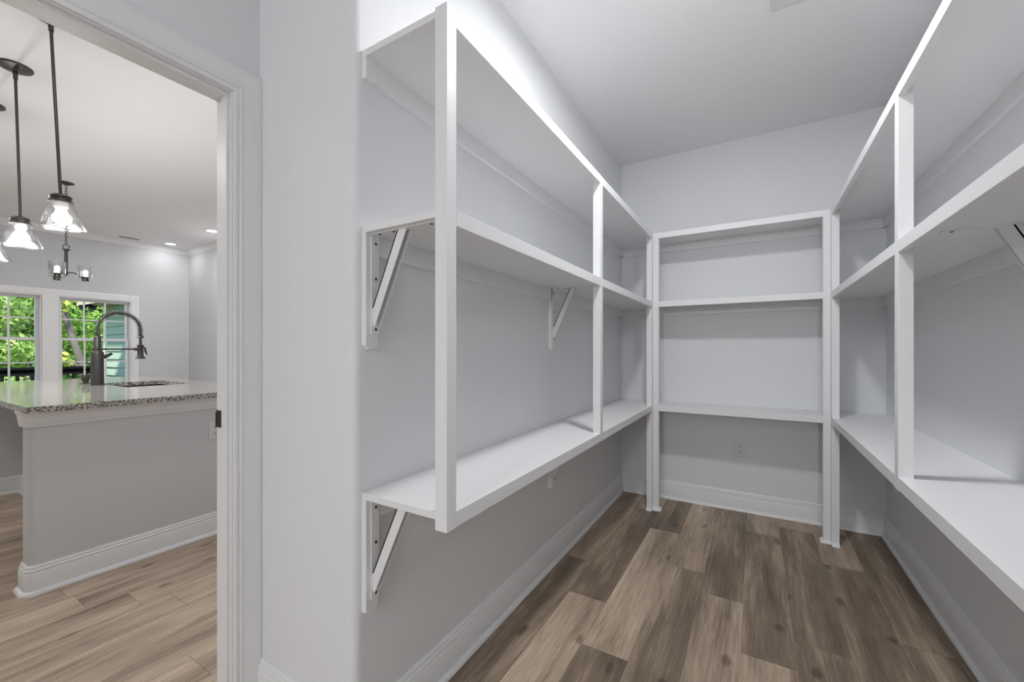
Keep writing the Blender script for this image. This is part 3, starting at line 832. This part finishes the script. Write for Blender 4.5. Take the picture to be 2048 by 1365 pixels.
# ------------------------------------------------------------------ pendants over the island
def pendant(top, bot, label):
    """top: point on the ceiling, bot: centre of the shade rim; the stem hangs between them"""
    top, bot = V(top), V(bot)
    root = empty('pendant_light', top)
    ax = (top - bot).normalized()
    part('canopy', 'dark_bronze', root, lambda bm: bm_lathe(bm, top, [(0, 0), (0.080, 0), (0.082, -0.006), (0.078, -0.012), (0.04, -0.020), (0.014, -0.024), (0.010, -0.03), (0, -0.03)], 32), smooth=True)
    def f(bm):
        bm_tube(bm, [top - ax * 0.025, bot + ax * 0.19], 0.0075, 12)
        bm_lathe(bm, top - ax * 0.085, [(0, 0), (0.011, 0), (0.011, 0.03), (0.014, 0.034), (0.014, 0.04), (0.011, 0.044), (0.011, 0.062), (0, 0.062)], 14, ax)
    part('stem', 'dark_bronze', root, f, smooth=True)
    cap = part('cap', 'dark_bronze', root, lambda bm: bm_lathe(bm, bot + ax * 0.145, [(0, 0.052), (0.012, 0.050), (0.034, 0.044), (0.046, 0.034), (0.047, 0.028), (0.043, 0.026), (0.043, 0.014), (0.047, 0.012), (0.048, 0.006), (0.052, 0.003), (0.052, 0), (0, 0)], 28, ax), smooth=True)
    part('shade', 'seeded_glass', root, lambda bm: bm_lathe(bm, bot, [(0.046, 0.150), (0.052, 0.132), (0.066, 0.085), (0.082, 0.035), (0.094, 0.008), (0.097, 0.0), (0.095, 0.0), (0.092, 0.008), (0.080, 0.035), (0.064, 0.085), (0.050, 0.132), (0.044, 0.150)], 36, ax), smooth=True)
    b = part('bulb', 'bulb_glow', root, lambda bm: bm_lathe(bm, bot, [(0.020, 0.100), (0.026, 0.088), (0.038, 0.070), (0.041, 0.055), (0.038, 0.043), (0.026, 0.032), (0, 0.028)], 20, ax), smooth=True)
    part('socket', 'plate_white', root, lambda bm: bm_lathe(bm, bot, [(0, 0.146), (0.030, 0.146), (0.030, 0.118), (0.025, 0.114), (0.025, 0.099), (0, 0.099)], 20, ax), smooth=True)
    ld = bpy.data.lights.new('pendant_light_light', 'POINT'); ld.energy = PEND_W; ld.shadow_soft_size = 0.04; ld.color = (0.965, 0.985, 1.0)
    lo = bpy.data.objects.new('light', ld); COL.objects.link(lo); lo.parent = root; lo.location = bot - ax * 0.03 - top
    tag(root, label, 'pendant light', 'pendants over the kitchen island')
PZ = 1.872
pendant((-3.386, 0.660, KCEIL), (-3.378, 0.705, PZ), 'clear glass bell pendant over the island, nearest the doorway')
pendant((-4.191, 0.660, KCEIL), (-4.180, 0.685, PZ), 'clear glass bell pendant over the island, middle one of three')
pendant((-4.996, 0.660, KCEIL), (-4.986, 0.672, PZ), 'clear glass bell pendant over the island, nearest the windows')

# ------------------------------------------------------------------ chandelier
cx, cy, cz = -6.62, 1.41, 2.03          # lower hub
cd = empty('chandelier', (cx, cy, KCEIL))
part('canopy', 'dark_bronze', cd, lambda bm: bm_lathe(bm, (cx, cy, KCEIL), [(0, 0), (0.065, 0), (0.065, -0.008), (0.03, -0.022), (0.008, -0.03), (0, -0.03)], 24), smooth=True)
for i in range(22):
    zc = KCEIL - 0.045 - i * 0.0305
    if zc < cz + 0.33: break
    def f(bm):
        c = V((cx, cy, zc)); u = V((1, 0, 0)) if i % 2 else V((0, 1, 0))
        bm_tube(bm, [c + u * 0.009 * math.cos(2 * math.pi * k / 10) + V((0, 0, 0.021 * math.sin(2 * math.pi * k / 10))) for k in range(10)], 0.0028, 5, closed=True)
    part('chain_link', 'dark_bronze', cd, f, smooth=True)
def f(bm):
    c = V((cx, cy, cz + 0.305)); u = V((0.5, 0.86, 0)).normalized()
    bm_tube(bm, [c + u * 0.026 * math.cos(2 * math.pi * k / 20) + V((0, 0, 0.026 * math.sin(2 * math.pi * k / 20))) for k in range(20)], 0.0045, 6, closed=True)
part('loop', 'dark_bronze', cd, f, smooth=True)
part('column', 'dark_bronze', cd, lambda bm: bm_lathe(bm, (cx, cy, cz), [(0, -0.018), (0.012, -0.016), (0.014, 0), (0.026, 0.006), (0.026, 0.024), (0.0155, 0.03), (0.0155, 0.255), (0.012, 0.258), (0.036, 0.268), (0.036, 0.274), (0.012, 0.278), (0, 0.28)], 20), smooth=True)
for ang in (80.0, 196.0, 322.0):
    a = math.radians(ang); dx, dy = math.cos(a), math.sin(a); rad = 0.150
    def f(bm):
        P = []
        for i in range(17):
            t = i / 16
            P.append((cx + dx * (0.02 + (rad - 0.02) * t), cy + dy * (0.02 + (rad - 0.02) * t), cz + 0.015 + 0.022 * math.sin(math.pi * t * 1.1) - 0.060 * (t * t * (3 - 2 * t))))
        bm_tube(bm, P, 0.006, 8)
    arm = part('arm', 'dark_bronze', cd, f, smooth=True)
    ex, ey, ez = cx + dx * rad, cy + dy * rad, cz - 0.048
    part('cup', 'dark_bronze', arm, lambda bm: bm_lathe(bm, (ex, ey, ez), [(0, -0.012), (0.030, -0.012), (0.031, 0.012), (0.024, 0.016), (0.024, 0.036), (0, 0.036)], 18), smooth=True)
    part('shade', 'clear_glass', arm, lambda bm: bm_lathe(bm, (ex, ey, ez + 0.022), [(0.024, 0), (0.054, 0.002), (0.066, 0.008), (0.068, 0.135), (0.066, 0.135), (0.064, 0.010), (0.052, 0.005), (0.024, 0.003)], 30), smooth=True)
    part('bulb', 'bulb_glow', arm, lambda bm: bm_lathe(bm, (ex, ey, ez + 0.036), [(0.013, 0), (0.015, 0.015), (0.022, 0.040), (0.023, 0.052), (0.017, 0.070), (0, 0.080)], 16), smooth=True)
tag(cd, 'dark bronze chandelier with clear glass cylinder shades hanging on a chain', 'chandelier')

# ------------------------------------------------------------------ recessed lights
def can(x, y, label='round recessed fill light added over the open kitchen floor', w=FILL_CAN_W):
    root = empty('recessed_light', (x, y, KCEIL))
    part('trim_ring', 'plate_white', root, lambda bm: bm_lathe(bm, (x, y, KCEIL), [(0.070, -0.001), (0.072, -0.006), (0.090, -0.005), (0.095, 0), (0.070, 0.0)], 28), smooth=True)
    part('lens', 'can_glow', root, lambda bm: bm_lathe(bm, (x, y, KCEIL - 0.002), [(0.0705, 0), (0.0705, -0.002), (0, -0.002)], 28))
    ld = bpy.data.lights.new('recessed_light_light', 'AREA'); ld.shape = 'DISK'; ld.size = 0.13; ld.energy = w; ld.color = (0.965, 0.985, 1.0)
    lo = bpy.data.objects.new('light', ld); COL.objects.link(lo); lo.parent = root; lo.location = (0, 0, -0.008)
    tag(root, label, 'ceiling light', 'recessed kitchen lights')
can(-8.85, 3.16, 'round recessed ceiling light close to the corner of the window wall', 2.0)
can(-7.33, 3.145, 'round recessed ceiling light by the side wall, farther from the windows', 20.0)
for x, y, w, lb in ((-4.6, -0.9, FILL_CAN_W, 'round recessed fill light added out of view over the seating side of the island'),
                    (-7.2, -0.6, FILL_CAN_W, 'round recessed fill light added out of view over the open floor near the windows'),
                    (-2.35, 0.55, 6.0, 'round recessed fill light added out of view over the walkway just outside the doorway')):
    can(x, y, lb, w)  # these are added out of view to brighten the kitchen

# small register near the crown
rg = empty('ceiling_register', (-8.9, 2.62, KCEIL))
box('plate', 'plate_white', (-9.02, -8.92, 2.50, 2.78, KCEIL - 0.006, KCEIL), rg, bevel=0.001)
for i in range(5):
    box('slot', 'slot_dark', (-9.008 + i * 0.018, -9.002 + i * 0.018, 2.515, 2.765, KCEIL - 0.007, KCEIL - 0.0055), rg)
tag(rg, 'narrow white register in the kitchen ceiling near the windows', 'vent')

# ------------------------------------------------------------------ windows
def window(name, y0, y1, label):
    root = struct(empty(name, (KX, (y0 + y1) / 2, WZ0)), label, 'window')
    xo, xi = KX - 0.15, KX
    t = 0.018
    boxes('window_frame', 'vinyl_white', [(xo, xi, y0, y0 + t, WZ0, WZ1), (xo, xi, y1 - t, y1, WZ0, WZ1), (xo, xi, y0 + t, y1 - t, WZ1 - t, WZ1), (xo, xi, y0 + t, y1 - t, WZ0, WZ0 + t)], root)
    mid = 1.350
    for (zl, zh, xs, nm) in ((mid - 0.02, WZ1 - t, xi - 0.085, 'upper_sash'), (WZ0 + t, mid + 0.02, xi - 0.055, 'lower_sash')):
        a, b = y0 + t, y1 - t; s = 0.040; d = 0.028
        sash = boxes(nm, 'vinyl_white', [(xs - d, xs, a, a + s, zl, zh), (xs - d, xs, b - s, b, zl, zh), (xs - d, xs, a + s, b - s, zh - s, zh), (xs - d, xs, a + s, b - s, zl, zl + s)], root, bevel=0.002)
        ga, gb, gl, gh = a + s, b - s, zl + s, zh - s
        box('pane', 'pane_glass', (xs - d / 2 - 0.002, xs - d / 2 + 0.002, ga - 0.005, gb + 0.005, gl - 0.005, gh + 0.005), sash)
        for k in (1, 2):
            y = ga + (gb - ga) * k / 3
            box('muntin', 'vinyl_white', (xs - d + 0.006, xs - 0.006, y - 0.010, y + 0.010, gl, gh), sash)
        zc = (gl + gh) / 2
        box('muntin', 'vinyl_white', (xs - d + 0.007, xs - 0.007, ga, gb, zc - 0.009, zc + 0.009), sash)
window('window_1', *WIN[0], 'white double-hung window looking out on trees only')
window('window_2', *WIN[1], 'white double-hung window looking out on the green siding')
def f(bm):
    bm_sweep(bm, [(KX, WIN[0][0], WZ0 - 0.02), (KX, WIN[0][0], WZ1), (KX, WIN[1][1], WZ1), (KX, WIN[1][1], WZ0 - 0.02)], [(a * 1.1, b) for a, b in CASE], (1, 0, 0))
trm = struct(part('trim_2', 'trim_white', None, f, smooth=True), 'white moulded casing around the pair of kitchen windows', 'molding')
box('mullion_casing', 'trim_white', (KX, KX + 0.014, WIN[0][1], WIN[1][0], WZ0 - 0.02, WZ1 + 0.001), trm, bevel=0.002)
box('sill', 'trim_white', (KX - 0.02, KX + 0.045, WIN[0][0] - 0.10, WIN[1][1] + 0.10, WZ0 - 0.025, WZ0), trm, bevel=0.004)

# ------------------------------------------------------------------ outside: deck, railing, house wing, trees
struct(box('ground', 'soil', (-60, KX - 0.3, -30, 40, -1.6, -1.5)), 'leafy ground sloping away below the deck', 'ground')
dk = empty('deck', (-10.5, 1.5, -0.15))
for i in range(16):
    box('deck_board', 'deck_wood', (KX - 0.17 - 0.157 * (i + 1), KX - 0.17 - 0.157 * i - 0.006, -2.5, 3.0, -0.12, -0.09), dk)
box('frame', 'deck_wood', (-11.75, KX - 0.18, -2.5, 3.0, -0.35, -0.121), dk)
for y in (-2.4, 0.5, 2.8): box('footing', 'deck_wood', (-11.7, -11.6, y, y + 0.1, -1.55, -0.34), dk)
tag(dk, 'wooden deck outside the kitchen windows', 'deck')
rl = empty('deck_railing', (-11.65, 1.5, -0.09))
box('top_rail', 'rail_black', (-11.72, -11.58, -2.5, 3.0, 0.815, 0.855), rl)
box('rail_board', 'rail_black', (-11.67, -11.63, -2.5, 3.0, 0.700, 0.816), rl)
box('bottom_rail', 'rail_black', (-11.67, -11.63, -2.5, 3.0, -0.02, 0.05), rl)
for y in (-2.45, 0.35): box('rail_post', 'rail_black', (-11.70, -11.60, y, y + 0.1, -0.09, 0.83), rl)
for i in range(30):
    y = -2.3 + i * 0.18
    box('baluster', 'rail_black', (-11.665, -11.635, y, y + 0.045, 0.04, 0.71), rl)
tag(rl, 'black deck railing with square balusters beyond the windows', 'railing')

WY = 3.04
hw = empty('house_wing', (-10.5, WY, -0.1))
box('wall', 'siding_green', (-11.68, KX - 0.16, WY + 0.02, WY + 1.5, -1.5, 2.09), hw)
for i in range(15):
    z = -0.32 + i * 0.165
    zt = min(z + 0.176, 2.09)
    def f(bm):
        bm_hull(bm, [(-11.60, WY + 0.021, zt), (-11.60, WY + 0.014, zt), (-11.60, WY - 0.012, z), (-11.60, WY + 0.021, z)],
                [(KX - 0.16, WY + 0.021, zt), (KX - 0.16, WY + 0.014, zt), (KX - 0.16, WY - 0.012, z), (KX - 0.16, WY + 0.021, z)])
    part('siding_board', 'siding_green', hw, f)
box('corner_trim', 'vinyl_white', (-11.70, -11.595, WY - 0.012, WY + 0.10, -1.5, 2.09), hw)
ev = box('soffit', 'soffit_cream', (-11.85, KX - 0.16, WY - 0.34, WY + 1.6, 2.088, 2.105), hw)
box('fascia', 'soffit_cream', (-11.87, KX - 0.16, WY - 0.365, WY - 0.34, 2.075, 2.26), ev)
def f(bm): bm_hull(bm, [(-11.87, WY - 0.40, 2.23), (-11.87, WY + 1.6, 3.0), (-11.87, WY + 1.6, 3.05), (-11.87, WY - 0.40, 2.28)],
                   [(KX - 0.16, WY - 0.40, 2.23), (KX - 0.16, WY + 1.6, 3.0), (KX - 0.16, WY + 1.6, 3.05), (KX - 0.16, WY - 0.40, 2.28)])
part('roof', 'bark', hw, f)
tag(hw, 'green lap-sided house wing with cream soffit beyond the window', 'house')

fl = empty('outdoor_floodlight', (-11.35, 2.70, 2.09))
part('mount', 'lamp_black', fl, lambda bm: bm_lathe(bm, (-11.35, 2.72, 2.09), [(0, 0), (0.05, 0), (0.05, -0.02), (0.02, -0.03), (0.02, -0.05), (0, -0.05)], 16), smooth=True)
for s in (-1, 1):
    c = V((-11.35, 2.72 + s * 0.055, 2.035))
    part('lamp_head', 'lamp_black', fl, lambda bm: bm_lathe(bm, c, [(0, -0.05), (0.025, -0.045), (0.035, -0.02), (0.055, 0.05), (0.057, 0.055), (0, 0.055)], 16, (0.4, s * 0.8, -0.45)), smooth=True)
tag(fl, 'black twin-head floodlight under the cream soffit', 'floodlight')

def foliage(bm_parent, mat, blobs, n, size, seed):
    rs = np.random.RandomState(seed)
    w = np.array([b[3] * b[4] * b[5] for b in blobs]) ** 0.8
    pick = rs.choice(len(blobs), n, p=w / w.sum())
    B = np.array(blobs)[pick]
    d = rs.normal(size=(n, 3)); d /= np.linalg.norm(d, axis=1)[:, None]
    c = B[:, :3] + d * B[:, 3:6] * (rs.rand(n) ** 0.45)[:, None]
    a = rs.normal(size=(n, 3)); a /= np.linalg.norm(a, axis=1)[:, None]
    b = np.cross(a, rs.normal(size=(n, 3))); b /= np.linalg.norm(b, axis=1)[:, None]
    s = size * (0.6 + 0.8 * rs.rand(n))[:, None]
    v = np.stack([c - a * s, c + b * s * 0.5, c + a * s, c - b * s * 0.5], 1).reshape(-1, 3)
    off = np.array(bm_parent.location)
    me = bpy.data.meshes.new('foliage')
    me.from_pydata((v - off).tolist(), [], np.arange(4 * n).reshape(n, 4).tolist())
    me.materials.append(MATS[mat])
    o = bpy.data.objects.new('foliage', me); COL.objects.link(o); o.parent = bm_parent
    o['kind'] = 'stuff'

def tree(base, trunk, r0, mat, blobs, n, size, seed, label, branches=(), bmat='bark', br_r=0.4):
    root = empty('tree', base)
    m = len(trunk)
    tr = part('trunk', 'bark', root, lambda bm: bm_tube(bm, trunk, [r0 * (1 - 0.55 * i / (m - 1)) for i in range(m)], 10), smooth=True)
    for br in branches:
        part('branch', bmat, root, lambda bm: bm_tube(bm, br, [r0 * br_r * (1 - 0.6 * i / (len(br) - 1)) for i in range(len(br))], 7), smooth=True)
    foliage(root, mat, blobs, n, size, seed)
    tag(root, label, 'tree', 'trees beyond the deck')
GZ = -1.5
# leaning pale trunk seen through the second window
tree((-14.0, 3.62, GZ), [(-14.0, 3.62, GZ), (-14.0, 3.45, 0.0), (-14.0, 3.20, 1.0), (-14.0, 2.92, 2.2), (-14.0, 2.6, 3.6), (-14.0, 2.4, 5.0)], 0.09, 'leaf_yellow',
     [(-13.8, 2.75, 2.45, 0.4, 0.35, 0.5), (-14.0, 2.4, 4.2, 1.3, 1.4, 0.9), (-13.9, 3.45, 2.6, 0.5, 0.45, 0.5), (-13.8, 2.80, 0.95, 0.25, 0.30, 0.22)], 2600, 0.07, 1, 'leaning tree with a pale trunk and yellow leaves by the railing',
     [[(-14.0, 3.30, 0.6), (-14.0, 3.05, 0.95), (-13.95, 2.75, 1.5)], [(-14.0, 2.92, 2.2), (-14.1, 3.3, 2.9), (-14.1, 3.6, 3.6)]])
tree((-17.4, 2.9, GZ), [(-17.4, 2.9, GZ), (-17.4, 2.95, 1.0), (-17.3, 2.9, 4.0)], 0.14, 'leaf_mid',
     [(-17.2, 2.5, 2.6, 0.9, 1.2, 1.0), (-17.3, 3.8, 1.6, 0.9, 1.0, 0.9), (-17.2, 2.3, 1.1, 0.8, 0.9, 0.7), (-17.4, 3.5, 3.6, 1.0, 1.4, 1.0)], 9000, 0.075, 2, 'mid green leafy tree behind the leaning trunk',
     [[(-17.4, 2.95, 1.0), (-17.1, 2.4, 1.5), (-17.0, 1.9, 1.8)], [(-17.35, 2.93, 1.8), (-17.1, 2.3, 2.15), (-17.0, 1.7, 2.2)]], 'bark_dark', 0.2)
tree((-15.2, 1.7, GZ), [(-15.2, 1.7, GZ), (-15.2, 1.6, 1.0), (-15.1, 1.3, 3.5)], 0.10, 'leaf_pale',
     [(-15.0, 2.0, 2.05, 0.6, 0.7, 0.45), (-15.0, 1.2, 2.6, 0.8, 0.9, 0.8), (-15.1, 2.3, 1.25, 0.5, 0.6, 0.35), (-15.1, 1.4, 1.5, 0.6, 0.7, 0.5)], 5200, 0.07, 3, 'pale yellow-green tree with thin dark branches over the railing',
     [[(-15.15, 1.5, 1.45), (-14.6, 2.0, 1.55), (-14.5, 2.6, 1.85)], [(-15.15, 1.45, 2.05), (-14.5, 2.0, 2.1), (-14.4, 2.6, 2.12)]], 'bark_dark', 0.16)
tree((-20.6, 5.0, GZ), [(-20.6, 5.0, GZ), (-20.6, 5.0, 1.0), (-20.6, 5.2, 5.0)], 0.2, 'leaf_dark',
     [(-20.6, 4.2, 1.6, 1.0, 1.8, 1.6), (-20.6, 6.0, 3.0, 1.2, 2.0, 2.0), (-20.6, 3.0, 3.6, 1.2, 1.8, 1.6), (-20.6, 2.6, 0.6, 0.9, 1.6, 1.2)], 9000, 0.11, 4, 'dark green shady tree deep behind the others',)
tree((-23.2, 1.5, GZ), [(-23.2, 1.5, GZ), (-23.2, 1.4, 1.0), (-23.2, 1.2, 5.0)], 0.2, 'leaf_mid',
     [(-23.2, 2.6, 2.2, 1.0, 2.0, 2.0), (-23.2, 0.6, 1.5, 1.0, 2.0, 2.0), (-23.2, 4.8, 4.2, 1.0, 2.2, 1.5), (-23.2, 5.4, 1.2, 1.0, 2.0, 1.8), (-23.2, 1.8, 5.0, 1.2, 2.5, 1.5)], 12000, 0.12, 5, 'broad green tree closing the view furthest back')
def bush(c, rr, mat, n, size, seed, label):
    root = empty('bush', (c[0], c[1], GZ))
    part('stem', 'bark', root, lambda bm: bm_tube(bm, [(c[0], c[1], GZ), (c[0], c[1] + 0.05, (GZ + c[2]) / 2), (c[0] + 0.05, c[1], c[2])], [0.06, 0.045, 0.02], 8), smooth=True)
    foliage(root, mat, [(*c, *rr)], n, size, seed)
    tag(root, label, 'bush', 'bushes below the deck')
bush((-12.95, 3.75, -0.2), (0.5, 0.75, 0.85), 'leaf_mid', 2400, 0.06, 7, 'mid green bush behind the railing near the green siding')
bush((-13.1, 1.9, -0.1), (0.7, 1.0, 0.85), 'leaf_pale', 2600, 0.06, 6, 'pale green bush just behind the deck railing')

scene.render.film_transparent = False
